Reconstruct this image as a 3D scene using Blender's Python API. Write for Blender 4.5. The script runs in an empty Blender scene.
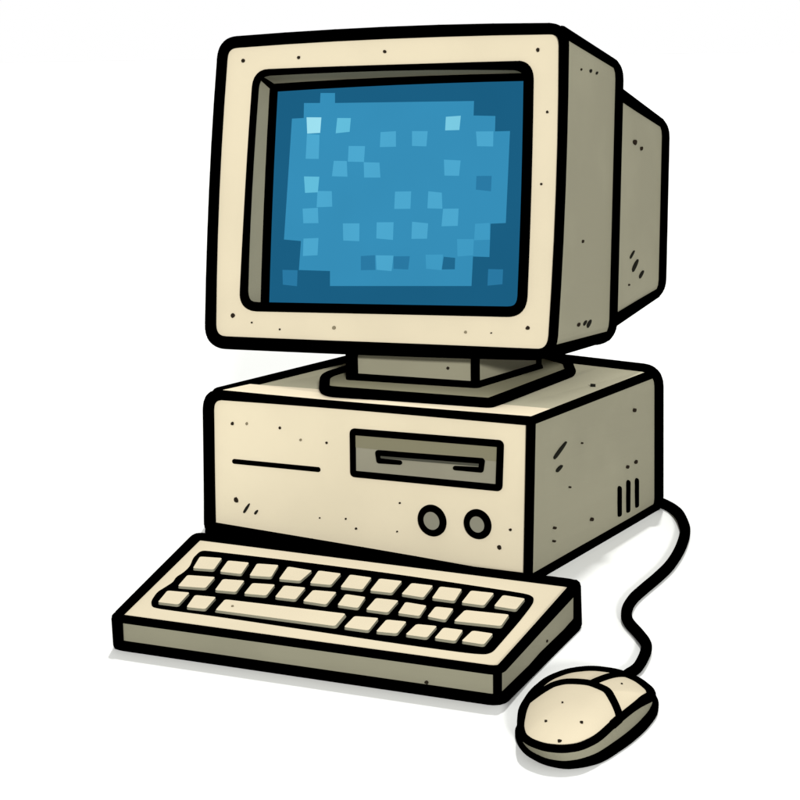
import bpy, bmesh, math, random
from mathutils import Vector, Matrix
V = Vector
sc = bpy.context.scene
COL = sc.collection

# ------------------------------------------------------------------ camera
cam = bpy.data.cameras.new("camera")
cam.sensor_width = 36.0
cam.lens = 1651.45683 * 36.0 / 800.0
cam.clip_start = 0.02
cam.clip_end = 2000
cam_ob = bpy.data.objects.new("camera", cam)
COL.objects.link(cam_ob)
cam_ob.matrix_world = Matrix.Translation(V((1.1879, -1.50441, 0.56322))) @ Matrix(((0.8536, -0.09502, 0.51219), (0.52065, 0.18818, -0.83277), (-0.01725, 0.97753, 0.2101))).to_4x4()
sc.camera = cam_ob

# ------------------------------------------------------------------ light: even white studio surround, one overhead lamp and an added front fill
w = bpy.data.worlds.new("World"); sc.world = w; w.use_nodes = True
bg = w.node_tree.nodes["Background"]
bg.inputs[0].default_value = (1, 1, 1, 1)
bg.inputs[1].default_value = 1.0
sun = bpy.data.lights.new("overhead_lamp", 'SUN')
sun.energy = 2.6
sun.angle = math.radians(2)
so = bpy.data.objects.new("overhead_lamp", sun); COL.objects.link(so)
SUN_FROM = V((-0.14, 0.38, 1.0))
so.rotation_euler = SUN_FROM.to_track_quat('Z', 'Y').to_euler()
kl = bpy.data.lights.new("added_front_fill", 'SUN'); kl.energy = 4.7; kl.angle = math.radians(5)  # added fill from the camera side, evens out front and side faces
ko = bpy.data.objects.new("added_front_fill", kl); COL.objects.link(ko)
ko.rotation_euler = V((1.08, -1.42, 0.56)).to_track_quat('Z', 'Y').to_euler()
sc.view_settings.view_transform = 'Standard'
sc.view_settings.look = 'None'
sc.view_settings.exposure = 0.0
sc.view_settings.gamma = 1.0

G = {'N': {'front': (0.0, -1.0, 0.0),
       'kfront': (0.13919, -0.9604, -0.24138),
       'kside': (0.98641, 0.14388, 0.0793),
       'mon': (0.09578, -0.98251, 0.15967),
       'mside': (0.99857, 0.03501, 0.04031),
       'rside': (0.99514, 0.08687, 0.04645),
       'side': (0.99957, -0.02932, -0.00263),
       'top': (-0.00769, -0.01537, 0.99985)},
 'base': ((0.15331, 0.01345, 0.1809), (0.35189, 0.03924, 0.1809), (0.35517, 0.23746, 0.1809), (0.3303, 0.28097, 0.1809), (0.29117, 0.3054, 0.1809),
          (0.09697, 0.27149, 0.1809), (0.1101, 0.12282, 0.1809), (0.10899, 0.08138, 0.1809)),
 'bay': ((0.20084, 0.0, 0.14162), (0.38729, 0.0, 0.14863), (0.38524, 0.0, 0.10012), (0.20017, 0.0, 0.09302)),
 'bay_dark': ((0.2041, 0.0, 0.1391), (0.38368, 0.0, 0.14549), (0.38239, 0.0, 0.12893), (0.20369, 0.0, 0.1241)),
 'btn_line': ((0.59724, -0.32413, 0.027), (0.60136, -0.31103, 0.027), (0.60991, -0.30438, 0.027), (0.63133, -0.3002, 0.027), (0.65063, -0.30712, 0.027),
              (0.66835, -0.32541, 0.027), (0.67439, -0.33398, 0.027)),
 'btn_split': ((0.63234, -0.29837, 0.027), (0.63425, -0.28126, 0.027), (0.6357, -0.26011, 0.027)),
 'case': ((-0.00137, 0.0, 0.16523), (0.42286, 0.0, 0.17679), (0.41917, 0.0, 0.0), (-0.0073, 0.0, 0.0), (0.09517, 0.32217, 0.18034), (0.42903, 0.32217, 0.17237),
          (0.43189, 0.32217, 0.0), (0.09517, 0.32217, 0.0)),
 'cord': ((0.62405, -0.20575, 0.005), (0.62498, -0.18432, 0.005), (0.61748, -0.14955, 0.005), (0.60795, -0.12486, 0.005), (0.59139, -0.10301, 0.005),
          (0.56735, -0.07436, 0.005), (0.55343, -0.04511, 0.005), (0.54522, -0.01131, 0.005), (0.54215, 0.0268, 0.005), (0.53988, 0.06695, 0.005),
          (0.53523, 0.11151, 0.005), (0.52281, 0.17097, 0.005), (0.50452, 0.23155, 0.005), (0.48562, 0.27252, 0.005), (0.46323, 0.30907, 0.005),
          (0.43965, 0.33173, 0.005)),
 'cord_in': (0.63373, -0.24739, 0.012),
 'front_marks': (((0.03176, 0.0, 0.13293), 1.8, 0), ((0.0528, 0.0, 0.13514), 1.5, 1), ((0.09989, 0.0, 0.13512), 1.3, 0), ((0.12858, 0.0, 0.12409), 1.4, 1),
                 ((0.16436, 0.0, 0.12467), 1.2, 0), ((0.03306, 0.0, 0.0403), 2.8, 0), ((0.04344, 0.0, 0.02622), (0.05249, 0.0, 0.03856), 2.6),
                 ((0.05953, 0.0, 0.02668), (0.06414, 0.0, 0.03218), 2.4), ((0.1521, 0.0, 0.03468), 0.9, 0), ((0.18784, 0.0, 0.03839), 1, 0),
                 ((0.20164, 0.0, 0.02887), 1.3, 0), ((0.26025, 0.0, 0.06652), 1, 0), ((0.25618, 0.0, 0.03304), 0.9, 0), ((0.39854, 0.0, 0.05538), 1.3, 0),
                 ((0.3849, 0.0, 0.03344), 2, 0)),
 'glow': ((0.05741, 0.12883, 0.49818), (0.07882, 0.13092, 0.49817), (0.07866, 0.13277, 0.50968), (0.09789, 0.13464, 0.50962), (0.09872, 0.13285, 0.49815),
          (0.27489, 0.15036, 0.50021), (0.27562, 0.14784, 0.48423), (0.30208, 0.15034, 0.48374), (0.3029, 0.14767, 0.46685), (0.32086, 0.14951, 0.4674),
          (0.32364, 0.13339, 0.36652), (0.30542, 0.1314, 0.3652), (0.3068, 0.12555, 0.32837), (0.28683, 0.12357, 0.32816), (0.28751, 0.11829, 0.29528),
          (0.10741, 0.09938, 0.28694), (0.10615, 0.10208, 0.30433), (0.06444, 0.09792, 0.30373), (0.06485, 0.10348, 0.33772), (0.04168, 0.10138, 0.33868),
          (0.0425, 0.12443, 0.48007), (0.05825, 0.12609, 0.48081)),
 'groove': ((0.03236, 0.0, 0.08744), (0.15193, 0.0, 0.09186)),
 'kb_bot': ((0.07494, -0.1286, 0.0), (0.52494, -0.10139, 0.0), (0.54914, -0.31003, 0.0), (0.16366, -0.36572, 0.0)),
 'kb_front_marks': (((0.48361, -0.32246, 0.01204), 1.8, 0),),
 'kb_side_marks': (((0.52541, -0.13257, 0.01248), 1.3, 0), ((0.53291, -0.18489, 0.01418), 1.5, 0)),
 'kb_top': ((0.07494, -0.1286, 0.034), (0.51328, -0.07953, 0.034), (0.55345, -0.31777, 0.034), (0.17025, -0.37349, 0.034)),
 'keys': (('key', ((0.12726, -0.18966, 0.0375), (0.15115, -0.18274, 0.0375), (0.1676, -0.2182, 0.0375), (0.14544, -0.22447, 0.0375))),
          ('key', ((0.16204, -0.18668, 0.0375), (0.18569, -0.18172, 0.0375), (0.20169, -0.21662, 0.0375), (0.17739, -0.22043, 0.0375))),
          ('key', ((0.19513, -0.1805, 0.0375), (0.21794, -0.17397, 0.0375), (0.23455, -0.20991, 0.0375), (0.21209, -0.21654, 0.0375))),
          ('key', ((0.2296, -0.17341, 0.0375), (0.25911, -0.1726, 0.0375), (0.26769, -0.20653, 0.0375), (0.24527, -0.21142, 0.0375))),
          ('key', ((0.26501, -0.16941, 0.0375), (0.29083, -0.16664, 0.0375), (0.30225, -0.20212, 0.0375), (0.28017, -0.20695, 0.0375))),
          ('key', ((0.15499, -0.24554, 0.0375), (0.18392, -0.23727, 0.0375), (0.19704, -0.26971, 0.0375), (0.16875, -0.27796, 0.0375))),
          ('key', ((0.19508, -0.23855, 0.0375), (0.21726, -0.232, 0.0375), (0.23141, -0.26506, 0.0375), (0.20924, -0.27011, 0.0375))),
          ('key', ((0.22914, -0.23456, 0.0375), (0.2519, -0.2276, 0.0375), (0.26412, -0.25937, 0.0375), (0.24116, -0.26496, 0.0375))),
          ('key', ((0.26168, -0.22586, 0.0375), (0.2842, -0.22073, 0.0375), (0.29634, -0.25546, 0.0375), (0.27434, -0.25894, 0.0375))),
          ('key', ((0.29515, -0.22355, 0.0375), (0.31905, -0.21753, 0.0375), (0.33094, -0.25334, 0.0375), (0.30531, -0.25562, 0.0375))),
          ('key', ((0.1684, -0.294, 0.0375), (0.19164, -0.28836, 0.0375), (0.20482, -0.32194, 0.0375), (0.18247, -0.32574, 0.0375))),
          ('key', ((0.20123, -0.29179, 0.0375), (0.22325, -0.28668, 0.0375), (0.23608, -0.31976, 0.0375), (0.21628, -0.32397, 0.0375))),
          ('key', ((0.30071, -0.165, 0.0375), (0.32518, -0.16276, 0.0375), (0.3375, -0.19884, 0.0375), (0.31405, -0.20279, 0.0375))),
          ('key', ((0.33402, -0.16162, 0.0375), (0.35814, -0.1576, 0.0375), (0.36879, -0.194, 0.0375), (0.34568, -0.19789, 0.0375))),
          ('key', ((0.36978, -0.15846, 0.0375), (0.39261, -0.15496, 0.0375), (0.40285, -0.19085, 0.0375), (0.37857, -0.19212, 0.0375))),
          ('key', ((0.40028, -0.15433, 0.0375), (0.42322, -0.15065, 0.0375), (0.43443, -0.18544, 0.0375), (0.41087, -0.18818, 0.0375))),
          ('key', ((0.43323, -0.15042, 0.0375), (0.45667, -0.14632, 0.0375), (0.46567, -0.18334, 0.0375), (0.44251, -0.18604, 0.0375))),
          ('key', ((0.4672, -0.14744, 0.0375), (0.49074, -0.14648, 0.0375), (0.49778, -0.17888, 0.0375), (0.47474, -0.18004, 0.0375))),
          ('key', ((0.3302, -0.21837, 0.0375), (0.35234, -0.21658, 0.0375), (0.36337, -0.24719, 0.0375), (0.3413, -0.24936, 0.0375))),
          ('key', ((0.36295, -0.21421, 0.0375), (0.38608, -0.21005, 0.0375), (0.39536, -0.24433, 0.0375), (0.37242, -0.24715, 0.0375))),
          ('key', ((0.39432, -0.21058, 0.0375), (0.41731, -0.20965, 0.0375), (0.42662, -0.23846, 0.0375), (0.40444, -0.24099, 0.0375))),
          ('key', ((0.42634, -0.20802, 0.0375), (0.44429, -0.20477, 0.0375), (0.4536, -0.23632, 0.0375), (0.43394, -0.23605, 0.0375))),
          ('key', ((0.37275, -0.26784, 0.0375), (0.39562, -0.26169, 0.0375), (0.40556, -0.29482, 0.0375), (0.38059, -0.29783, 0.0375))),
          ('key', ((0.40441, -0.2616, 0.0375), (0.42371, -0.25731, 0.0375), (0.43271, -0.28897, 0.0375), (0.41303, -0.29375, 0.0375))),
          ('key', ((0.43539, -0.25868, 0.0375), (0.4548, -0.25421, 0.0375), (0.46205, -0.28478, 0.0375), (0.44089, -0.28748, 0.0375))),
          ('key', ((0.46208, -0.25482, 0.0375), (0.48109, -0.25199, 0.0375), (0.48914, -0.28018, 0.0375), (0.46867, -0.28262, 0.0375))),
          ('key', ((0.48937, -0.24897, 0.0375), (0.50956, -0.24691, 0.0375), (0.51586, -0.27564, 0.0375), (0.49387, -0.27758, 0.0375))),
          ('enter_key', ((0.45598, -0.20326, 0.0375), (0.4985, -0.19451, 0.0375), (0.50664, -0.22589, 0.0375), (0.46191, -0.2349, 0.0375))),
          ('space_bar', ((0.23526, -0.28796, 0.0375), (0.36158, -0.26627, 0.0375), (0.37177, -0.29959, 0.0375), (0.24633, -0.31744, 0.0375)))),
 'knobs': (((0.30178, 0.0, 0.05217), 11.4), ((0.35875, 0.0, 0.05597), 10.4)),
 'lit_strip': ((0.41573, 0.06636, 0.17361), (0.2272, 0.05767, 0.17202), (0.02899, 0.04022, 0.17023)),
 'mback': ((-0.03366, 0.26033, 0.53364), (0.38265, 0.30225, 0.54183), (0.39991, 0.25172, 0.22058), (-0.00645, 0.21081, 0.21258)),
 'mfront': ((-0.03711, 0.10215, 0.5692), (0.38915, 0.14507, 0.5776), (0.40277, 0.08993, 0.23014), (-0.03103, 0.04563, 0.21775)),
 'mon_marks': (((-0.00866, 0.10153, 0.54831), 2, 0), ((0.06577, 0.10924, 0.55108), 1.6, 0), ((0.17649, 0.12087, 0.55624), 1.6, 0), ((0.36109, 0.13872, 0.55537), 1.7, 0),
               ((0.37732, 0.12959, 0.48946), 1.2, 0), ((0.37631, 0.11702, 0.41271), 1.2, 0), ((-0.00257, 0.05379, 0.25092), 2.3, 0), ((0.02413, 0.05528, 0.24403), 1, 0),
               ((0.06265, 0.05808, 0.23814), 1, 0), ((0.13433, 0.06605, 0.24422), 1.8, 1), ((0.29939, 0.0829, 0.24891), 1.3, 1), ((0.33012, 0.08601, 0.2496), 0.8, 0),
               ((0.37251, 0.09143, 0.25751), 1.8, 0)),
 'mouse_bot': ((0.60066, -0.36861, 0.0), (0.59331, -0.35528, 0.0), (0.58553, -0.31643, 0.0), (0.58391, -0.28294, 0.0), (0.59125, -0.25814, 0.0), (0.60702, -0.24265, 0.0),
               (0.62947, -0.23909, 0.0), (0.64768, -0.22563, 0.0), (0.66277, -0.24001, 0.0), (0.66952, -0.25215, 0.0), (0.67669, -0.27297, 0.0), (0.67975, -0.30304, 0.0),
               (0.67948, -0.33322, 0.0), (0.67491, -0.37452, 0.0), (0.66653, -0.38941, 0.0), (0.65583, -0.39912, 0.0), (0.63882, -0.39955, 0.0), (0.61991, -0.39051, 0.0),
               (0.60819, -0.3792, 0.0)),
 'mouse_bot_check': ((0.59475, -0.36032, 0.0), (0.61586, -0.38835, 0.0), (0.63868, -0.40016, 0.0), (0.66081, -0.3958, 0.0), (0.67566, -0.37139, 0.0),
                     (0.67914, -0.32485, 0.0), (0.67937, -0.28361, 0.0), (0.66952, -0.25215, 0.0)),
 'mouse_marks': (((0.62862, -0.34778, 0.028), 1.1), ((0.62963, -0.38026, 0.028), 1.6), ((0.65647, -0.36994, 0.028), 1.8), ((0.65129, -0.39991, 0.028), 2.0),
                 ((0.65144, -0.27964, 0.028), 1.0)),
 'mside_marks': (((0.38823, 0.189, 0.53334), 1, 0), ((0.38731, 0.21569, 0.53278), (0.38742, 0.2163, 0.52947), 3),
                 ((0.38683, 0.23326, 0.52943), (0.38688, 0.23427, 0.52741), 2.6), ((0.39378, 0.1698, 0.41234), 1.2, 0), ((0.39622, 0.17849, 0.34433), 1.8, 0),
                 ((0.40016, 0.17406, 0.25061), (0.39973, 0.18289, 0.25372), 2), ((0.39997, 0.18381, 0.24704), (0.39933, 0.19579, 0.25233), 3),
                 ((0.40054, 0.16064, 0.2529), 1.7, 0)),
 'neck': ((0.14482, 0.08591, 0.1809), (0.29621, 0.11004, 0.1809), (0.30912, 0.24225, 0.1809), (0.15774, 0.21812, 0.1809)),
 'neck_marks': (((0.26339, 0.10481, 0.20102), 1.6, 0),),
 'open': ((0.00995, 0.10101, 0.53393), (0.35195, 0.13517, 0.53901), (0.3644, 0.09339, 0.27441), (0.01118, 0.05696, 0.26214)),
 'pix': (('a', ((0.06303, 0.12518, 0.48172), (0.0828, 0.1271, 0.48167), (0.08249, 0.12417, 0.46387), (0.06522, 0.12234, 0.46292))),
         ('b', ((0.10392, 0.12905, 0.48102), (0.12176, 0.13078, 0.48096), (0.12126, 0.12819, 0.46531), (0.10309, 0.12612, 0.4635))),
         ('g', ((0.24251, 0.14284, 0.48277), (0.26083, 0.14484, 0.48404), (0.26022, 0.14221, 0.46823), (0.24269, 0.14041, 0.46767))),
         ('c', ((0.06495, 0.12227, 0.46267), (0.08175, 0.12373, 0.46157), (0.08272, 0.1193, 0.43374), (0.06524, 0.11759, 0.43368))),
         ('c', ((0.16145, 0.13208, 0.46516), (0.18094, 0.13419, 0.46644), (0.1823, 0.13148, 0.44897), (0.16181, 0.12936, 0.44819))),
         ('c', ((0.20144, 0.13622, 0.46662), (0.22112, 0.13815, 0.46671), (0.22067, 0.13533, 0.44962), (0.20262, 0.13363, 0.44997))),
         ('c', ((0.28067, 0.14395, 0.4667), (0.30174, 0.14606, 0.46702), (0.30271, 0.14345, 0.45039), (0.28326, 0.14157, 0.45048))),
         ('c', ((0.12118, 0.12554, 0.4491), (0.14255, 0.12764, 0.44916), (0.14245, 0.12469, 0.43109), (0.12148, 0.12266, 0.43118))),
         ('c', ((0.10287, 0.12096, 0.43187), (0.11997, 0.12262, 0.43184), (0.12215, 0.11991, 0.41387), (0.10177, 0.11796, 0.41409))),
         ('c', ((0.14218, 0.12462, 0.43082), (0.16258, 0.12658, 0.43063), (0.16504, 0.12406, 0.41367), (0.144, 0.12195, 0.41327))),
         ('c', ((0.24369, 0.13522, 0.43513), (0.26437, 0.13712, 0.43444), (0.26369, 0.13429, 0.41744), (0.24564, 0.13252, 0.41737))),
         ('d', ((0.28496, 0.1364, 0.41766), (0.30345, 0.13828, 0.41809), (0.30391, 0.13555, 0.40104), (0.28547, 0.13399, 0.40254))),
         ('b', ((0.06446, 0.11418, 0.41318), (0.08501, 0.11618, 0.41315), (0.08432, 0.11318, 0.39515), (0.06729, 0.11135, 0.39409))),
         ('c', ((0.08381, 0.11338, 0.39667), (0.10272, 0.11525, 0.39686), (0.1047, 0.11255, 0.37904), (0.08397, 0.11033, 0.3778))),
         ('c', ((0.06529, 0.10816, 0.37567), (0.08568, 0.1104, 0.37718), (0.08772, 0.10772, 0.3595), (0.06748, 0.10563, 0.35874))),
         ('c', ((0.12003, 0.11098, 0.36017), (0.14179, 0.1132, 0.36081), (0.143, 0.11, 0.34036), (0.12207, 0.10797, 0.34045))),
         ('c', ((0.16402, 0.11568, 0.36268), (0.18566, 0.11791, 0.36341), (0.18636, 0.11471, 0.34333), (0.16486, 0.11277, 0.34427))),
         ('c', ((0.18498, 0.12348, 0.39812), (0.2054, 0.1256, 0.3989), (0.2059, 0.12245, 0.37921), (0.18536, 0.12033, 0.37849))),
         ('c', ((0.22689, 0.12778, 0.39943), (0.24381, 0.12923, 0.39823), (0.24596, 0.12653, 0.38028), (0.22722, 0.12471, 0.38033))),
         ('c', ((0.24679, 0.12661, 0.38031), (0.26594, 0.1286, 0.38105), (0.26632, 0.12551, 0.36179), (0.24634, 0.12338, 0.3607))),
         ('c', ((0.20914, 0.1204, 0.36467), (0.22942, 0.12218, 0.36347), (0.22928, 0.11936, 0.34619), (0.2097, 0.11731, 0.34536))),
         ('e', ((0.28745, 0.12804, 0.3647), (0.3048, 0.12998, 0.36622), (0.30674, 0.12717, 0.34779), (0.28763, 0.12508, 0.34641))),
         ('e', ((0.2666, 0.12313, 0.34699), (0.28713, 0.12524, 0.34767), (0.28767, 0.12237, 0.32969), (0.26864, 0.12018, 0.32762))),
         ('c', ((0.06897, 0.10286, 0.34084), (0.08901, 0.10504, 0.34225), (0.08916, 0.1018, 0.32221), (0.06965, 0.09963, 0.32053))),
         ('d', ((0.1462, 0.10756, 0.32341), (0.16452, 0.10962, 0.32513), (0.16631, 0.10705, 0.30823), (0.14753, 0.10505, 0.3072))),
         ('c', ((0.16576, 0.10974, 0.32508), (0.1884, 0.11203, 0.32562), (0.18721, 0.10902, 0.30783), (0.1678, 0.10725, 0.30856))),
         ('d', ((0.18827, 0.11188, 0.32476), (0.20914, 0.11407, 0.32571), (0.20824, 0.11152, 0.31057), (0.18953, 0.1097, 0.31059))),
         ('e', ((0.22889, 0.11638, 0.3281), (0.25055, 0.11866, 0.32915), (0.25012, 0.11577, 0.31158), (0.23081, 0.11401, 0.31238))),
         ('f', ((0.25165, 0.11838, 0.32674), (0.26591, 0.11965, 0.326), (0.26641, 0.11762, 0.31323), (0.25039, 0.11593, 0.3124))),
         ('d', ((0.04312, 0.09422, 0.30317), (0.0636, 0.09629, 0.30364), (0.06425, 0.0933, 0.28487), (0.04485, 0.09158, 0.28588))),
         ('d', ((0.30716, 0.12191, 0.31517), (0.32502, 0.12372, 0.31558), (0.32556, 0.12111, 0.29919), (0.30769, 0.11898, 0.29683)))),
 'rback': ((0.0271, 0.45516, 0.45748), (0.36383, 0.48907, 0.46411), (0.37655, 0.45445, 0.24344), (0.03982, 0.42054, 0.23682)),
 'rfront': ((0.00145, 0.25861, 0.502), (0.37797, 0.29652, 0.50941), (0.39482, 0.2541, 0.23828), (0.0183, 0.21619, 0.23087)),
 'rside_marks': (((0.37482, 0.37075, 0.44335), 2.6, 0), ((0.37314, 0.39504, 0.43403), 1.8, 0), ((0.38392, 0.33994, 0.30609), (0.3822, 0.35603, 0.31294), 1.6),
                 ((0.38405, 0.34703, 0.28998), (0.38167, 0.36892, 0.30011), 3.2), ((0.38236, 0.37263, 0.27829), (0.38069, 0.38872, 0.28401), 2.4),
                 ((0.38602, 0.33278, 0.27441), 1, 0)),
 'scr': ((0.01363, 0.12922, 0.51744), (0.34386, 0.16317, 0.52824), (0.35636, 0.12111, 0.26193), (0.02006, 0.08648, 0.25061)),
 'seam': ((0.6085, -0.38417, 0.019), (0.59421, -0.35195, 0.019), (0.58553, -0.31643, 0.019), (0.58391, -0.28294, 0.019), (0.59125, -0.25814, 0.019),
          (0.60702, -0.24265, 0.019), (0.62947, -0.23909, 0.019), (0.65202, -0.24731, 0.019), (0.67038, -0.2631, 0.019), (0.67566, -0.27286, 0.019),
          (0.67324, -0.28482, 0.019), (0.67189, -0.30884, 0.019), (0.67151, -0.33579, 0.019), (0.67277, -0.37499, 0.019), (0.6674, -0.39613, 0.019),
          (0.65723, -0.40668, 0.019), (0.64376, -0.41041, 0.019), (0.62962, -0.40735, 0.019), (0.61874, -0.40007, 0.019)),
 'side_marks': (((0.42265, 0.05252, 0.12514), (0.4235, 0.08025, 0.13723), 3), ((0.42279, 0.05844, 0.10931), (0.42317, 0.07118, 0.11271), 2.6),
                ((0.4246, 0.11867, 0.12771), 0.9, 0), ((0.42863, 0.25496, 0.13868), 1.8, 0), ((0.42861, 0.26023, 0.07438), 1.9, 0), ((0.42795, 0.23779, 0.07368), 1.8, 0),
                ((0.42366, 0.09045, 0.0838), 0.9, 0), ((0.42513, 0.14528, 0.03274), 1.7, 0), ((0.42254, 0.05561, 0.04602), 1.2, 0),
                ((0.42247, 0.0546, 0.03129), 1.0, 0)),
 'slot': ((0.26249, 0.0, 0.11348), (0.23513, 0.0, 0.11231), (0.23403, 0.0, 0.12123), (0.36544, 0.0, 0.12749), (0.36415, 0.0, 0.1174), (0.33216, 0.0, 0.11567)),
 'slot_fill': ((0.23664, 0.0, 0.12096), (0.36422, 0.0, 0.12679), (0.36357, 0.0, 0.1212), (0.23652, 0.0, 0.1158)),
 'space_mark': ((0.2546, -0.30145, 0.038),),
 'top_marks': (((0.39745, 0.2011, 0.17554), (0.40364, 0.20136, 0.17559), 1.8),),
 'vents': (((0.42725, 0.21556, 0.0524), (0.42719, 0.21649, 0.02123)), ((0.42794, 0.23896, 0.05418), (0.42786, 0.23951, 0.02036)),
           ((0.42862, 0.26244, 0.05115), (0.42857, 0.26352, 0.02059))),
 'well': ((0.11128, -0.1712, 0.035), (0.11173, -0.16486, 0.035), (0.11954, -0.1627, 0.035), (0.22634, -0.14709, 0.035), (0.34153, -0.13431, 0.035),
          (0.45336, -0.12764, 0.035), (0.48387, -0.12666, 0.035), (0.49375, -0.13321, 0.035), (0.50023, -0.14813, 0.035), (0.51133, -0.19688, 0.035),
          (0.52347, -0.25953, 0.035), (0.52744, -0.28025, 0.035), (0.52494, -0.28867, 0.035), (0.51133, -0.29333, 0.035), (0.44437, -0.30291, 0.035),
          (0.34223, -0.31403, 0.035), (0.25618, -0.32341, 0.035), (0.19081, -0.33301, 0.035), (0.18016, -0.33219, 0.035), (0.16969, -0.32111, 0.035),
          (0.15725, -0.29692, 0.035), (0.1542, -0.27916, 0.035), (0.15134, -0.26455, 0.035), (0.14376, -0.25037, 0.035), (0.14063, -0.23345, 0.035),
          (0.13345, -0.21452, 0.035), (0.11891, -0.19114, 0.035))}

# ------------------------------------------------------------------ materials
def lin(c):
    c = c / 255.0
    return c / 12.92 if c <= 0.04045 else ((c + 0.055) / 1.055) ** 2.4

def plastic(name, col, vary=0.025, scale=9.0, rough=0.75, spec=0.05):
    m = bpy.data.materials.new(name); m.use_nodes = True
    nt = m.node_tree; b = nt.nodes["Principled BSDF"]
    b.inputs["Roughness"].default_value = rough
    b.inputs["Specular IOR Level"].default_value = spec
    tc = nt.nodes.new("ShaderNodeTexCoord"); nz = nt.nodes.new("ShaderNodeTexNoise")
    nz.inputs["Scale"].default_value = scale; nz.inputs["Detail"].default_value = 4
    rp = nt.nodes.new("ShaderNodeValToRGB")
    rp.color_ramp.elements[0].position = 0.42; rp.color_ramp.elements[1].position = 0.62
    rp.color_ramp.elements[0].color = (*[c * (1 - vary) for c in col], 1)
    rp.color_ramp.elements[1].color = (*[min(1, c * (1 + vary * 0.5)) for c in col], 1)
    nt.links.new(tc.outputs["Object"], nz.inputs["Vector"])
    nt.links.new(nz.outputs["Fac"], rp.inputs["Fac"])
    nt.links.new(rp.outputs["Color"], b.inputs["Base Color"])
    return m

def flat(name, col):
    m = bpy.data.materials.new(name); m.use_nodes = True
    b = m.node_tree.nodes["Principled BSDF"]
    b.inputs["Base Color"].default_value = (*col, 1)
    b.inputs["Roughness"].default_value = 1.0
    b.inputs["Specular IOR Level"].default_value = 0.0
    return m

def glow(name, rgb, s=1.0):
    m = bpy.data.materials.new(name); m.use_nodes = True
    nt = m.node_tree; nt.nodes.remove(nt.nodes["Principled BSDF"])
    e = nt.nodes.new("ShaderNodeEmission")
    e.inputs[0].default_value = (*[lin(c) for c in rgb], 1); e.inputs[1].default_value = s
    tc = nt.nodes.new("ShaderNodeTexCoord"); nz = nt.nodes.new("ShaderNodeTexNoise"); nz.inputs["Scale"].default_value = 11
    mr = nt.nodes.new("ShaderNodeMapRange"); mr.inputs[3].default_value = s * .94; mr.inputs[4].default_value = s * 1.06
    nt.links.new(tc.outputs["Object"], nz.inputs["Vector"]); nt.links.new(nz.outputs["Fac"], mr.inputs[0]); nt.links.new(mr.outputs[0], e.inputs[1])
    nt.links.new(e.outputs[0], nt.nodes["Material Output"].inputs[0])
    return m

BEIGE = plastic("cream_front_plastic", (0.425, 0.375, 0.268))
LIT_STRIP = plastic("lit_cream_top_strip", (0.80, 0.70, 0.505))  # painted light: case-top strip clear of the monitor's shadow
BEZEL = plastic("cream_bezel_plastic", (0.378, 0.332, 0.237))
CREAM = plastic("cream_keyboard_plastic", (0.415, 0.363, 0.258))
SHADED_CASING = plastic("shaded_casing_plastic", (0.160, 0.152, 0.107), 0.06, 7)  # side shade of case and monitor painted in as a darker tone
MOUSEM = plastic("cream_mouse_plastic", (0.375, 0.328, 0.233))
TOPP = plastic("shaded_cream_top_panel", (0.45, 0.425, 0.30), 0.05, 7)  # monitor's shade on the cream case top, put into its colour
SHELL_AND_SHADE = plastic("taupe_shell_and_shade_plastic", (0.152, 0.145, 0.102), 0.05, 7)  # own taupe of the lower shells; painted shade on key sides and screen recess
NECKM = plastic("shaded_neck_plastic", (0.175, 0.166, 0.116), 0.05, 7)  # cream neck darkened in colour for the shade under the monitor
TOPC = plastic("shaded_stand_plastic", (0.235, 0.222, 0.143), 0.05, 7)  # base plate colour carries painted shade from the monitor above
BAY = plastic("taupe_drive_plastic", (0.160, 0.152, 0.112), 0.05, 12)
BAYD = flat("dark_taupe_band", (0.125, 0.117, 0.075))
SLOTC = flat("dark_slot_grey", (0.04, 0.04, 0.03))
KNOB = plastic("grey_button_plastic", (0.145, 0.14, 0.105), 0.03)
INK = flat("black_outline", (0, 0, 0))
SPOT = flat("dark_brown_speck", (0.012, 0.009, 0.006))
SPOTL = flat("faded_speck", (0.13, 0.11, 0.07))
DASH = flat("black_scratch", (0.008, 0.008, 0.006))
TABLE = plastic("white_paper_surface", (0.56, 0.565, 0.545), 0.0)

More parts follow.
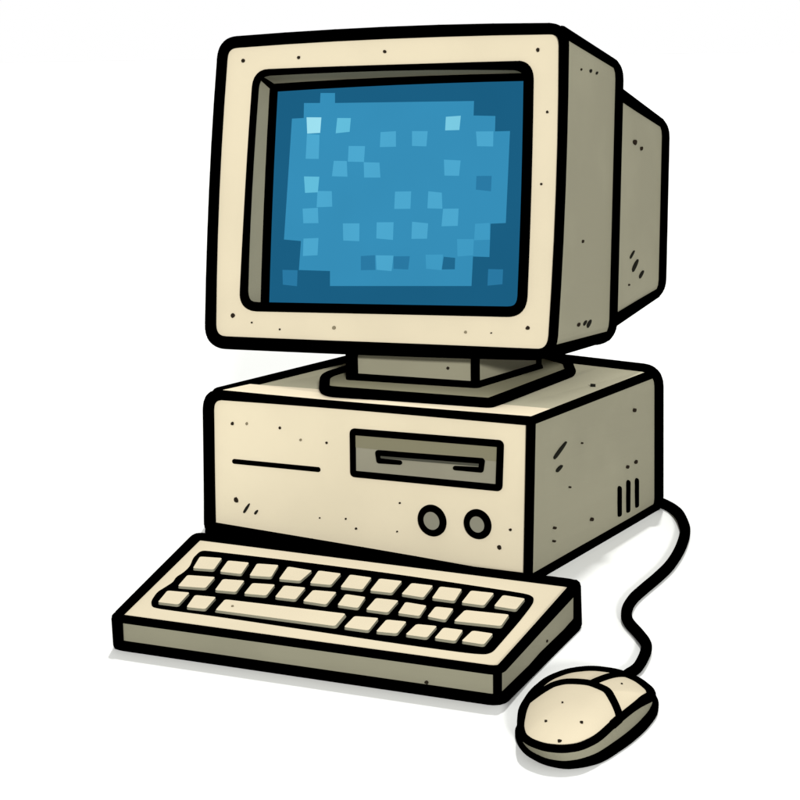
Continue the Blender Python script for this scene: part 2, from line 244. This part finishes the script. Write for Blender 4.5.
# ------------------------------------------------------------------ mesh builder
class MB:
    def __init__(s): s.bm = bmesh.new(); s.mats = []
    def mi(s, m):
        if m not in s.mats: s.mats.append(m)
        return s.mats.index(m)
    def poly(s, pts, m):
        f = s.bm.faces.new([s.bm.verts.new(V(p)) for p in pts]); f.material_index = s.mi(m); return f
    def loft(s, rings, m, cap0=False, cap1=False, closed=True):
        vs = [[s.bm.verts.new(V(p)) for p in r] for r in rings]
        i = s.mi(m); n = len(vs[0])
        for a, b in zip(vs, vs[1:]):
            for k in range(n if closed else n - 1):
                f = s.bm.faces.new([a[k], a[(k + 1) % n], b[(k + 1) % n], b[k]]); f.material_index = i
        if cap0: s.bm.faces.new(vs[0][::-1]).material_index = i
        if cap1: s.bm.faces.new(vs[-1]).material_index = i
    def ink(s, pts, r, closed=False, m=None, seg=12):
        """round black line of radius r (number, or one radius per point) along a polyline"""
        pts = [V(p) for p in pts]; n = len(pts)
        rs = [r] * n if isinstance(r, (int, float)) else list(r)
        rs = [x * 1.07 for x in rs]; i = s.mi(m or INK)
        if closed:
            for _ in range(3): rs = [(rs[j - 1] + 2 * rs[j] + rs[(j + 1) % n]) / 4 for j in range(n)]
        for k in range(n if closed else n - 1):
            a, b = pts[k], pts[(k + 1) % n]; ra, rb = rs[k], rs[(k + 1) % n]
            d = b - a
            if d.length < 1e-6: continue
            d.normalize(); u = d.orthogonal().normalized(); v = d.cross(u)
            cs = [(math.cos(t * 2 * math.pi / seg), math.sin(t * 2 * math.pi / seg)) for t in range(seg)]
            A = [s.bm.verts.new(a + (u * c + v * q) * ra) for c, q in cs]
            B = [s.bm.verts.new(b + (u * c + v * q) * rb) for c, q in cs]
            for t in range(seg):
                s.bm.faces.new([A[t], A[(t + 1) % seg], B[(t + 1) % seg], B[t]]).material_index = i
        for k in range(n):
            if closed or k in (0, n - 1) or True:
                g = bmesh.ops.create_icosphere(s.bm, subdivisions=2, radius=rs[k], matrix=Matrix.Translation(pts[k]))
                for vv in g['verts']:
                    for f in vv.link_faces: f.material_index = i
    def marks(s, L, nrm, k, off=0.0012, st=1.0):
        """specks and scratches: small raised flecks on a face with normal nrm"""
        nrm = V(nrm).normalized(); u = nrm.cross(V((0, 0, 1)))
        if u.length < 0.1: u = V((1, 0, 0))
        u.normalize(); v = nrm.cross(u)
        for e in L:
            if isinstance(e[1], tuple):
                a, b = V(e[0]), V(e[1]); r = e[2] * k * 0.5 * (1 + (st - 1) * .6)
                d = (b - a).normalized(); q = nrm.cross(d); L_ = (b - a).length
                out = []
                for t, wd in ((0, .55), (.15, .9), (.5, 1.05), (.85, .7), (1, .35)): out.append(a + d * L_ * t + q * r * wd)
                for t, wd in ((1, .35), (.8, .8), (.5, 1), (.15, 1), (0, .6)): out.append(a + d * L_ * t - q * r * wd)
                s.slab(out, nrm, off, DASH)
            else:
                c = V(e[0]); r = e[1] * k; a0 = RNG.random() * 6
                out = [c + (u * st * math.cos(t * .7854 + a0) + v * math.sin(t * .7854 + a0)) * r * RNG.uniform(.8, 1.15) for t in range(8)]
                s.slab(out, nrm, off, SPOTL if (len(e) > 2 and e[2]) else SPOT)
    def slab(s, pts, nrm, off, m):
        nrm = V(nrm).normalized()
        s.loft([[V(p) - nrm * 0.002 for p in pts], [V(p) + nrm * off for p in pts]], m, cap1=True)
    def build(s, name, parent=None, origin=None):
        bmesh.ops.recalc_face_normals(s.bm, faces=s.bm.faces[:])
        if parent is not None: origin = parent['_o']
        o_ = V(origin) if origin is not None else V((0, 0, 0))
        for vv in s.bm.verts: vv.co -= o_
        me = bpy.data.meshes.new(name); s.bm.to_mesh(me); s.bm.free()
        for m in s.mats: me.materials.append(m)
        o = bpy.data.objects.new(name, me); COL.objects.link(o)
        if parent is not None:
            o.parent = parent; o['_o'] = parent['_o']
        return o

RNG = random.Random(7)
def root(name, loc, label, cat, group=None):
    o = bpy.data.objects.new(name, None); COL.objects.link(o); o.location = loc; o['_o'] = loc
    o['label'] = label; o['category'] = cat
    if group: o['group'] = group
    return o

def lerp(a, b, t): return V(a) * (1 - t) + V(b) * t

def rring(c, r, n=5, bow=(0, 0, 0, 0), ne=6):
    """closed ring through four corners, each rounded by r (one value or four); edges bow outwards"""
    c = [V(p) for p in c]; ctr = sum(c, V()) / 4
    if isinstance(r, (int, float)): r = (r,) * 4
    out = []
    for i in range(4):
        p = c[i]; a = (c[i - 1] - p).normalized(); b = (c[(i + 1) % 4] - p).normalized()
        A = p + a * r[i]; B = p + b * r[i]
        for k in range(n + 1):
            t = k / n; out.append(A * (1 - t) ** 2 + p * 2 * t * (1 - t) + B * t * t)
        q = c[(i + 1) % 4]; E = q - b * r[(i + 1) % 4]
        m = (p + q) / 2; perp = (m - ctr); perp -= b * perp.dot(b); perp.normalize()
        L = (q - p).length
        for k in range(1, ne):
            t = k / ne; x = B.lerp(E, t); s_ = (x - p).length / L
            out.append(x)
    # bow: move every point outward by its share along its side
    for j, x in enumerate(out):
        i = j // (n + ne); p = c[i]; q = c[(i + 1) % 4]
        for e in range(4):
            p = c[e]; q = c[(e + 1) % 4]; d = (q - p); L = d.length; d.normalize()
            s_ = max(0, min(1, (x - p).dot(d) / L)); dist = ((x - p) - d * (x - p).dot(d)).length
            if dist < L * 0.02 + max(r) * .5 and bow[e]:
                m = (p + q) / 2; perp = (m - ctr); perp -= d * perp.dot(d); perp.normalize()
                out[j] = out[j] + perp * bow[e] * 4 * s_ * (1 - s_)
    return out

# ------------------------------------------------------------------ setting
fl = MB(); fl.poly([(-60, -60, 0), (60, -60, 0), (60, 60, 0), (-60, 60, 0)], TABLE)
floor = fl.build("ground"); floor['kind'] = 'structure'; floor['label'] = 'plain white surface the computer stands on'

# ------------------------------------------------------------------ desktop computer
c = [V(p) for p in G['case']]   # TL TR BR BL front, then back
k = 0.00122
UP = V((0, 0, 1)); Yb = V((0, 0.004, 0))
case = root("desktop_computer", (0.21, 0.16, 0), "wide cream desktop computer case lying flat under the monitor", "computer")
r0 = 15 * k; r5 = 14 * k
m = MB()
m.loft([[p + Yb for p in rring(c[:4], (r0, 1e-4, 1e-4, r0 * .45))], rring(c[4:], (1e-4, r5, r5, 1e-4))], SHADED_CASING, cap0=True, cap1=True)
m.bm.normal_update()
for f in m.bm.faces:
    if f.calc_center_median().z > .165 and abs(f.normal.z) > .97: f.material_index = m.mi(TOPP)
m.ink([lerp(c[0], c[4], .03) + V((.003, 0, -.001)), c[4]], [5.6 * k, 6.4 * k]); bk = rring(c[4:], (1e-4, r5, r5, 1e-4))
m.ink(bk, [(6.6 if p.z > .15 and p.x < c[5].x - .01 else 6.2) * k for p in bk], closed=True)
m.ink([c[1], c[5] + (c[7] - c[5]).normalized() * .006], [3.6 * k, 4.2 * k])
cb = lerp(c[5], c[6], .05)
m.ink([c[2], c[6] + (c[4] - c[6]).normalized() * .006], [5.3 * k, 5.8 * k])
m.ink([c[7], c[3]], 5 * k)
m.marks(G['side_marks'], G['N']['side'], k, .0025, 1.4); m.marks(G['top_marks'], G['N']['top'], k * .6, .0018, 1.3)
m.build("case_cover", case)
for L in G['vents']:
    v_ = MB(); v_.ink([V(p) + V((.0012, 0, 0)) for p in L], 2.5 * k); v_.build("vent_slot", case)
m = MB()
fr = rring(c[:4], (r0, 1e-4, 1e-4, r0 * .45))
m.loft([[p + Yb for p in fr], fr], BEIGE, cap0=True, cap1=True)
# lit front strip of the case top, made as a paler raised sheet
lp = [V(p) for p in G['lit_strip']]
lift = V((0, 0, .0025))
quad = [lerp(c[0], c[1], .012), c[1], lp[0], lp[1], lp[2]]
m.loft([[p - lift for p in quad], [p + lift for p in quad]], LIT_STRIP, cap1=True)
nf = len(fr)
def edge_r(p):
    """line width round the front panel"""
    t = (p.x - c[0].x) / (c[1].x - c[0].x); z = p.z / c[0].z
    if t > .99: return 4.0 * k
    if z > .9: return (6.0 - 2.6 * min(1, t / .12)) * k
    if z < .05: return 6.6 * k
    return 6.0 * k
m.ink(fr, [edge_r(p) for p in fr], closed=True)
m.ink([lerp(c[3], c[2], .025) + V((0, -.012, .001)), lerp(c[3], c[2], .6) + V((0, -.012, .001)), c[2] + V((-.01, -.004, .001))], [6.4 * k, 6.4 * k, 5 * k])
m.marks(G['front_marks'], (0, -1, 0), k)
m.build("front_panel", case)
m = MB(); m.ink(G['groove'], 2.3 * k); m.build("panel_groove", case)
m = MB()
B = [V(p) for p in G['bay']]; fw = V((0, -1, 0))
m.loft([[p + fw * -.003 for p in B], [p + fw * .0012 for p in B]], BAY, cap1=True)
m.slab([V(p) for p in G['bay_dark']], fw, .0018, BAYD)
m.ink(rring([p + fw * .001 for p in B], .002, 3, ne=2), 3.0 * k, closed=True)
bay = m.build("disk_drive", case)
m = MB(); S = [V(p) + fw * .002 for p in G['slot']]
m.slab([V(p) for p in G['slot_fill']], fw, .0028, SLOTC)
m.ink(S[:4] + S[4:], [2.0 * k, 2.3 * k, 2.5 * k, 2.5 * k, 2.3 * k, 1.9 * k])
sl = m.build("disk_slot", bay)
for p, r in G['knobs']:
    p = V(p); r = r * k
    m = MB()
    ring = [V((math.cos(t * math.pi / 16), 0, math.sin(t * math.pi / 16))) for t in range(32)]
    m.loft([[p + q * r for q in ring], [p + q * r + fw * .0012 for q in ring], [p + q * r * .9 + fw * .0022 for q in ring]], KNOB, cap1=True)
    m.ink([p + q * r + fw * .0005 for q in ring], 3.2 * k, closed=True)
    m.build("power_button", case)

# ------------------------------------------------------------------ monitor
k = 0.00123
mon = root("computer_monitor", (0.22, 0.16, 0.175), "boxy cream CRT monitor with blue pixel screen standing on the desktop case", "monitor")
F_ = [V(p) for p in G['mfront']]; Bk = [V(p) for p in G['mback']]; nb = V(G['N']['mon'])
RF = [V(p) for p in G['rfront']]; RB = [V(p) for p in G['rback']]
rc = 15 * k
bows = (3 * k, 2.6 * k, 0.5 * k, 3.2 * k)
front = rring(F_, (15 * k, 14 * k, 17 * k, 17 * k), 6, bows)
inner = rring(G['open'], (14 * k, 13 * k, 14 * k, 15 * k), 6, (1.5 * k, 1 * k, 0, 1.5 * k))
m = MB()
m.loft([[p - nb * .008 for p in front], front, inner], BEZEL)
def mr_(p):
    t = (p - F_[0]).dot((F_[1] - F_[0]).normalized()) / (F_[1] - F_[0]).length
    a = (p - F_[3]).dot((F_[0] - F_[3]).normalized()) / (F_[0] - F_[3]).length
    if t > .985 and .04 < a < .96: return 4.1 * k
    if t > .95: return 4.5 * k
    return (6.0 if a < .1 else 5.4) * k
m.ink(front, [mr_(p) for p in front], closed=True)
def or_(p):
    t = (p - F_[0]).dot((F_[1] - F_[0]).normalized()) / (F_[1] - F_[0]).length
    a = (p - F_[3]).dot((F_[0] - F_[3]).normalized()) / (F_[0] - F_[3]).length
    if t > .8: return 4.6 * k
    if a < .2: return 4.3 * k
    return (3.3 if t < .2 else 2.7) * k
m.ink(inner, [or_(p) for p in inner], closed=True)
m.marks(G['mon_marks'], nb, k)
bez = m.build("bezel", mon)
m = MB()
scr = rring(G['scr'], (3 * k, 3 * k, 3 * k, 6 * k), 6, (1.5 * k, 0, 0, 1.0 * k))
m.loft([inner, scr], SHELL_AND_SHADE)  # recess walls: shade painted with the dark shell tone
m.ink([lerp(G['open'][0], G['scr'][0], .25), G['scr'][0]], 4.2 * k)
m.ink(scr, 5.0 * k, closed=True)
m.build("screen_surround", mon)
m = MB()
m.loft([[p - nb * .01 for p in scr], scr], glow("screen_deep_blue", (26, 94, 130)), cap1=True)
PX = {'g0': (54, 142, 184), 'a': (156, 222, 238), 'g': (122, 202, 226), 'b': (98, 188, 218), 'c': (76, 167, 206), 'e': (64, 155, 196), 'd': (42, 121, 163), 'f': (32, 104, 142)}
gm = {q: glow("screen_blue_" + str(i), v_) for i, (q, v_) in enumerate(PX.items())}
m.poly(G['glow'], gm['g0'])
for q, pts in G['pix']: m.poly(pts, gm[q])
m.build("screen", mon)
m = MB()
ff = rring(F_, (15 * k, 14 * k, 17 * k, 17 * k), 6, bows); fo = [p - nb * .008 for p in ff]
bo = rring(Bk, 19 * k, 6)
m.loft([fo, bo], SHADED_CASING, cap1=True)
m.ink(bo, 5.5 * k, closed=True)
for i in range(4):
    a = (F_[i] + (sum(F_, V()) / 4 - F_[i]).normalized() * 4 * k); b = Bk[i] + (sum(Bk, V()) / 4 - Bk[i]).normalized() * 6.5 * k
    m.ink([a - nb * .004, b], 5.4 * k)
m.marks(G['mside_marks'], G['N']['mside'], k, .0015, 1.9)
m.build("front_housing", mon)
m = MB()
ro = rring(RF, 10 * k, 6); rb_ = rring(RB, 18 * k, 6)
m.loft([ro, rb_], SHADED_CASING, cap0=True, cap1=True)
k2 = .00134
m.ink(rb_, 5.4 * k2, closed=True)
for i in range(4):
    m.ink([RF[i], RB[i] + (sum(RB, V()) / 4 - RB[i]).normalized() * 6 * k], 5.2 * k2)
m.marks(G['rside_marks'], G['N']['rside'], k2, .0015, 1.9)
m.build("rear_housing", mon)
# neck and swivel base
m = MB(); nk = [V(p) for p in G['neck']]
tops = []
zt = lambda p: .203 + (p.y - .0456) * .02
m.loft([[p for p in nk], [V((p.x, p.y, zt(p) + .03)) for p in nk]], NECKM, cap0=True, cap1=True)
kk = .00125
m.ink([nk[0], nk[1]], [5.6 * kk, 5.2 * kk]); m.ink([nk[1], nk[2]], 4.8 * kk)
m.ink([nk[0], V((nk[0].x, nk[0].y, zt(nk[0]) + .02))], 5.8 * kk); m.ink([nk[1], V((nk[1].x, nk[1].y, zt(nk[1]) + .02))], 4.0 * kk)
m.ink([nk[2], V((nk[2].x, nk[2].y, zt(nk[2]) + .02))], 3.4 * kk)
m.ink([nk[2], nk[3], nk[0]], 3.4 * kk)
m.marks(G['neck_marks'], (nk[1] - nk[0]).cross(V((0, 0, 1))), kk)
m.build("stand_neck", mon)
def rring4(P):
    o = []; rad = [.016, .003, .005, .004, .01, .01, .01, .016]
    for i, p in enumerate(P):
        a = P[i - 1]; b = P[(i + 1) % len(P)]; r_ = rad[i]
        A = p + (a - p).normalized() * min(r_, (a - p).length * .45); B_ = p + (b - p).normalized() * min(r_, (b - p).length * .45)
        o += [A * (1 - t) ** 2 + p * 2 * t * (1 - t) + B_ * t * t for t in (0, .25, .5, .75, 1)]
    return o
m = MB(); bs = [V(p) for p in G['base']]
def chaikin(P, it=1):
    for _ in range(it):
        o = []
        for i in range(len(P)):
            a, b = P[i], P[(i + 1) % len(P)]; o += [a.lerp(b, .2), a.lerp(b, .8)]
        P = o
    return P
bs = rring4(bs)
m.loft([[V((p.x, p.y, .176)) for p in bs], bs], TOPC, cap0=True, cap1=True)
m.ink(bs, 4.7 * kk, closed=True)
m.build("swivel_base", mon)

# ------------------------------------------------------------------ keyboard
k = 0.00104
T = [V(p) for p in G['kb_top']]; Bo = [V(p) for p in G['kb_bot']]
kb = root("keyboard", (0.33, -0.23, 0), "cream keyboard with cream keys in front of the desktop case", "keyboard")
rk = 9 * k
tr = rring(T, rk, 4, ne=2); br = rring(Bo, rk, 4, ne=2)
seam = [a.lerp(b, .06) for a, b in zip(tr, br)]
m = MB(); m.loft([seam, tr], CREAM, cap0=True, cap1=True)
def kr(p):
    a = (p - T[3]).dot((T[2] - T[3]).normalized()) / (T[2] - T[3]).length
    y0 = (T[3] + (T[2] - T[3]) * a).y
    if p.y < y0 + .01: return 3.7 * k
    if (p - T[1]).cross((T[2] - T[1]).normalized()).length < .012 and p.y < T[1].y - .02: return 3.5 * k
    return 6.0 * k
m.ink(tr, [kr(p) for p in tr], closed=True)
m.build("top_shell", kb)
m = MB(); m.loft([br, seam], SHELL_AND_SHADE, cap0=True, cap1=True)
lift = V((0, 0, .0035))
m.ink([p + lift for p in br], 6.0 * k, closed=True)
for i, r in ((1, 6.2), (2, 3.6), (3, 5.6), (0, 5.0)): m.ink([T[i].lerp(sum(T, V()) / 4, .008), Bo[i].lerp(sum(Bo, V()) / 4, .008) + lift], r * k)
m.marks(G['kb_front_marks'], G['N']['kfront'], k); m.marks(G['kb_side_marks'], G['N']['kside'], k, .0012, 1.6)
m.build("lower_shell", kb)
m = MB(); wl = chaikin([V(p) for p in G['well']], 2)
m.loft([[p - V((0, 0, .002)) for p in wl], wl], INK, cap1=True)
m.build("key_well", kb)
kz = G['keys'][0][1][0][2]; dz = kz - G['well'][0][2]
toc = (V((T[3].x - T[0].x, T[3].y - T[0].y, 0))).normalized()
for name, q in G['keys']:
    q = [V(p) for p in q]
    top = rring(q, (3.4 * k, 2.6 * k, 3.6 * k, 2.6 * k), 4, ne=2)
    ctr = sum(q, V()) / 4
    low = [V((ctr.x + (p.x - ctr.x) * 1.02, ctr.y + (p.y - ctr.y) * 1.02, kz - dz)) for p in top]
    m = MB()
    m.loft([low, top], SHELL_AND_SHADE, cap1=True)  # key sides get the dark tone as painted shade, tops stay cream
    m.bm.faces.ensure_lookup_table(); m.bm.faces[-1].material_index = m.mi(CREAM)
    if name == "space_bar": m.marks([(G['space_mark'][0], 1.4, 1)], (0, 0, 1), k, .0006)
    m.build(name, kb)

# ------------------------------------------------------------------ mouse
k = 0.00084
ms = root("computer_mouse", (0.63, -0.32, 0), "two-button cream mouse with a black cord on the white surface", "mouse")
sm = [V(p) for p in G['seam']]; sm = chaikin(sm, 2); ctr = sum(sm, V()) / len(sm)
mh = sm[0].z; rise = .0125
def dome_z(rho): return mh + rise * (1 - rho ** 2.6)
bot = chaikin([V(p) for p in G['mouse_bot']], 2)
mid = [a.lerp(b, .5) for a, b in zip(bot, sm)]
m = MB(); m.loft([bot, mid, sm], SHELL_AND_SHADE, cap0=True)
m.ink([p + V((0, 0, .003)) for p in bot], 5.2 * k, closed=True)
m.build("lower_shell", ms)
# dome as a fine polar grid, shared out between palm shell and the two buttons
bl = [V(p) for p in G['btn_line']]; bsp = [V(p) for p in G['btn_split']]
bl = [bl[0] + (bl[0] - bl[1]) * 2] + bl + [bl[-1] + (bl[-1] - bl[-2]) * 2]
bsp = bsp + [bsp[-1] + (bsp[-1] - bsp[-2]) * 2]
def side(P, x):
    best = None
    for a, b in zip(P, P[1:]):
        d = (b - a).to_2d(); t = max(0, min(1, (x - a).to_2d().dot(d) / d.length_squared)); q = a.to_2d() + d * t
        dd = (x.to_2d() - q).length
        if best is None or dd < best[0] - 1e-9: best = (dd, d.x * (x.y - a.y) - d.y * (x.x - a.x))
    return best[1] > 0
NR = 40
parts = {"palm_shell": MB(), "left_button": MB(), "right_button": MB()}
n = len(sm)
def pt(i, j):
    rho = j / NR; p = sm[i % n]; x = ctr.lerp(p, rho); return V((x.x, x.y, dome_z(rho)))
for j in range(NR):
    for i in range(n):
        P = [pt(i, j), pt(i + 1, j), pt(i + 1, j + 1), pt(i, j + 1)]
        if j == 0: P = [P[0], P[2], P[3]]
        cc = sum(P, V()) / len(P)
        who = "palm_shell" if not side(bl, cc) else ("left_button" if side(bsp, cc) else "right_button")
        parts[who].poly(P, MOUSEM)
def on_dome(x):
    d = (x - ctr).to_2d(); L = d.length
    best = 1e9; R = L
    for i in range(n):
        a = sm[i].to_2d() - ctr.to_2d(); b = sm[(i + 1) % n].to_2d() - ctr.to_2d()
        det = d.x * (a.y - b.y) - d.y * (a.x - b.x) if False else None
        e = b - a; den = d.x * e.y - d.y * e.x
        if abs(den) < 1e-12: continue
        t = (a.x * e.y - a.y * e.x) / den; u = (a.x * d.y - a.y * d.x) / den
        if t > 0 and -1e-6 <= u <= 1 + 1e-6: best = min(best, t)
    rho = min(1.0, 1 / best) if best < 1e8 else 0
    q = x.copy()
    if best < 1: q = V((ctr.x + d.x * best, ctr.y + d.y * best, 0))
    q.z = dome_z(rho); return q
def dense(P, n_=8):
    o = []
    for a, b in zip(P, P[1:]):
        for t in range(n_): o.append(a.lerp(b, t / n_))
    return o + [P[-1]]
def smooth(P):
    for _ in range(3): P = [P[0]] + [(P[i - 1] + P[i] * 2 + P[i + 1]) / 4 for i in range(1, len(P) - 1)] + [P[-1]]
    return P
pm = parts["palm_shell"]
for vv in pm.bm.verts: pass
pm.ink(sm, [(3.7 if (p.x - ctr.x) * .87 - (p.y - ctr.y) * .5 > -.01 and p.y < -.29 else 5.0) * k for p in sm], closed=True)
pm.ink([on_dome(p) for p in smooth(dense(bl))], 4.2 * k)
parts["right_button"].ink([on_dome(p) for p in smooth(dense(bsp))], 4.0 * k)
for p, r in G['mouse_marks']:
    q = on_dome(V(p))
    (parts["right_button"] if p[1] > -.29 else pm).marks([(tuple(q), r)], (0, 0, 1), k, .001)
for nm, b in parts.items():
    bmesh.ops.remove_doubles(b.bm, verts=b.bm.verts[:], dist=1e-6)
    for f in b.bm.faces: f.smooth = True
    b.build(nm, ms)
cd = [V(p) for p in G['cord']]
# cord climbs into the nose of the mouse and into the back of the case
path = [V(G['cord_in'])] + cd + [V((.41, .34, .01)), V((.38, .335, .03))]
def cr_spline(P, n_=8):
    o = []
    Q = [P[0]] + P + [P[-1]]
    for i in range(1, len(Q) - 2):
        for t in range(n_):
            s_ = t / n_; a, b, c_, d = Q[i - 1:i + 3]
            o.append(.5 * ((2 * b) + (c_ - a) * s_ + (2 * a - 5 * b + 4 * c_ - d) * s_ ** 2 + (-a + 3 * b - 3 * c_ + d) * s_ ** 3))
    return o + [P[-1]]
cp = cr_spline(path)
m = MB(); m.ink(cp, [(5.5 * .00084) * (1 + .38 * min(1, i / len(cp))) for i in range(len(cp))])
m.build("cord", ms)

# tidy helper property
for o in bpy.data.objects:
    if '_o' in o.keys(): del o['_o']
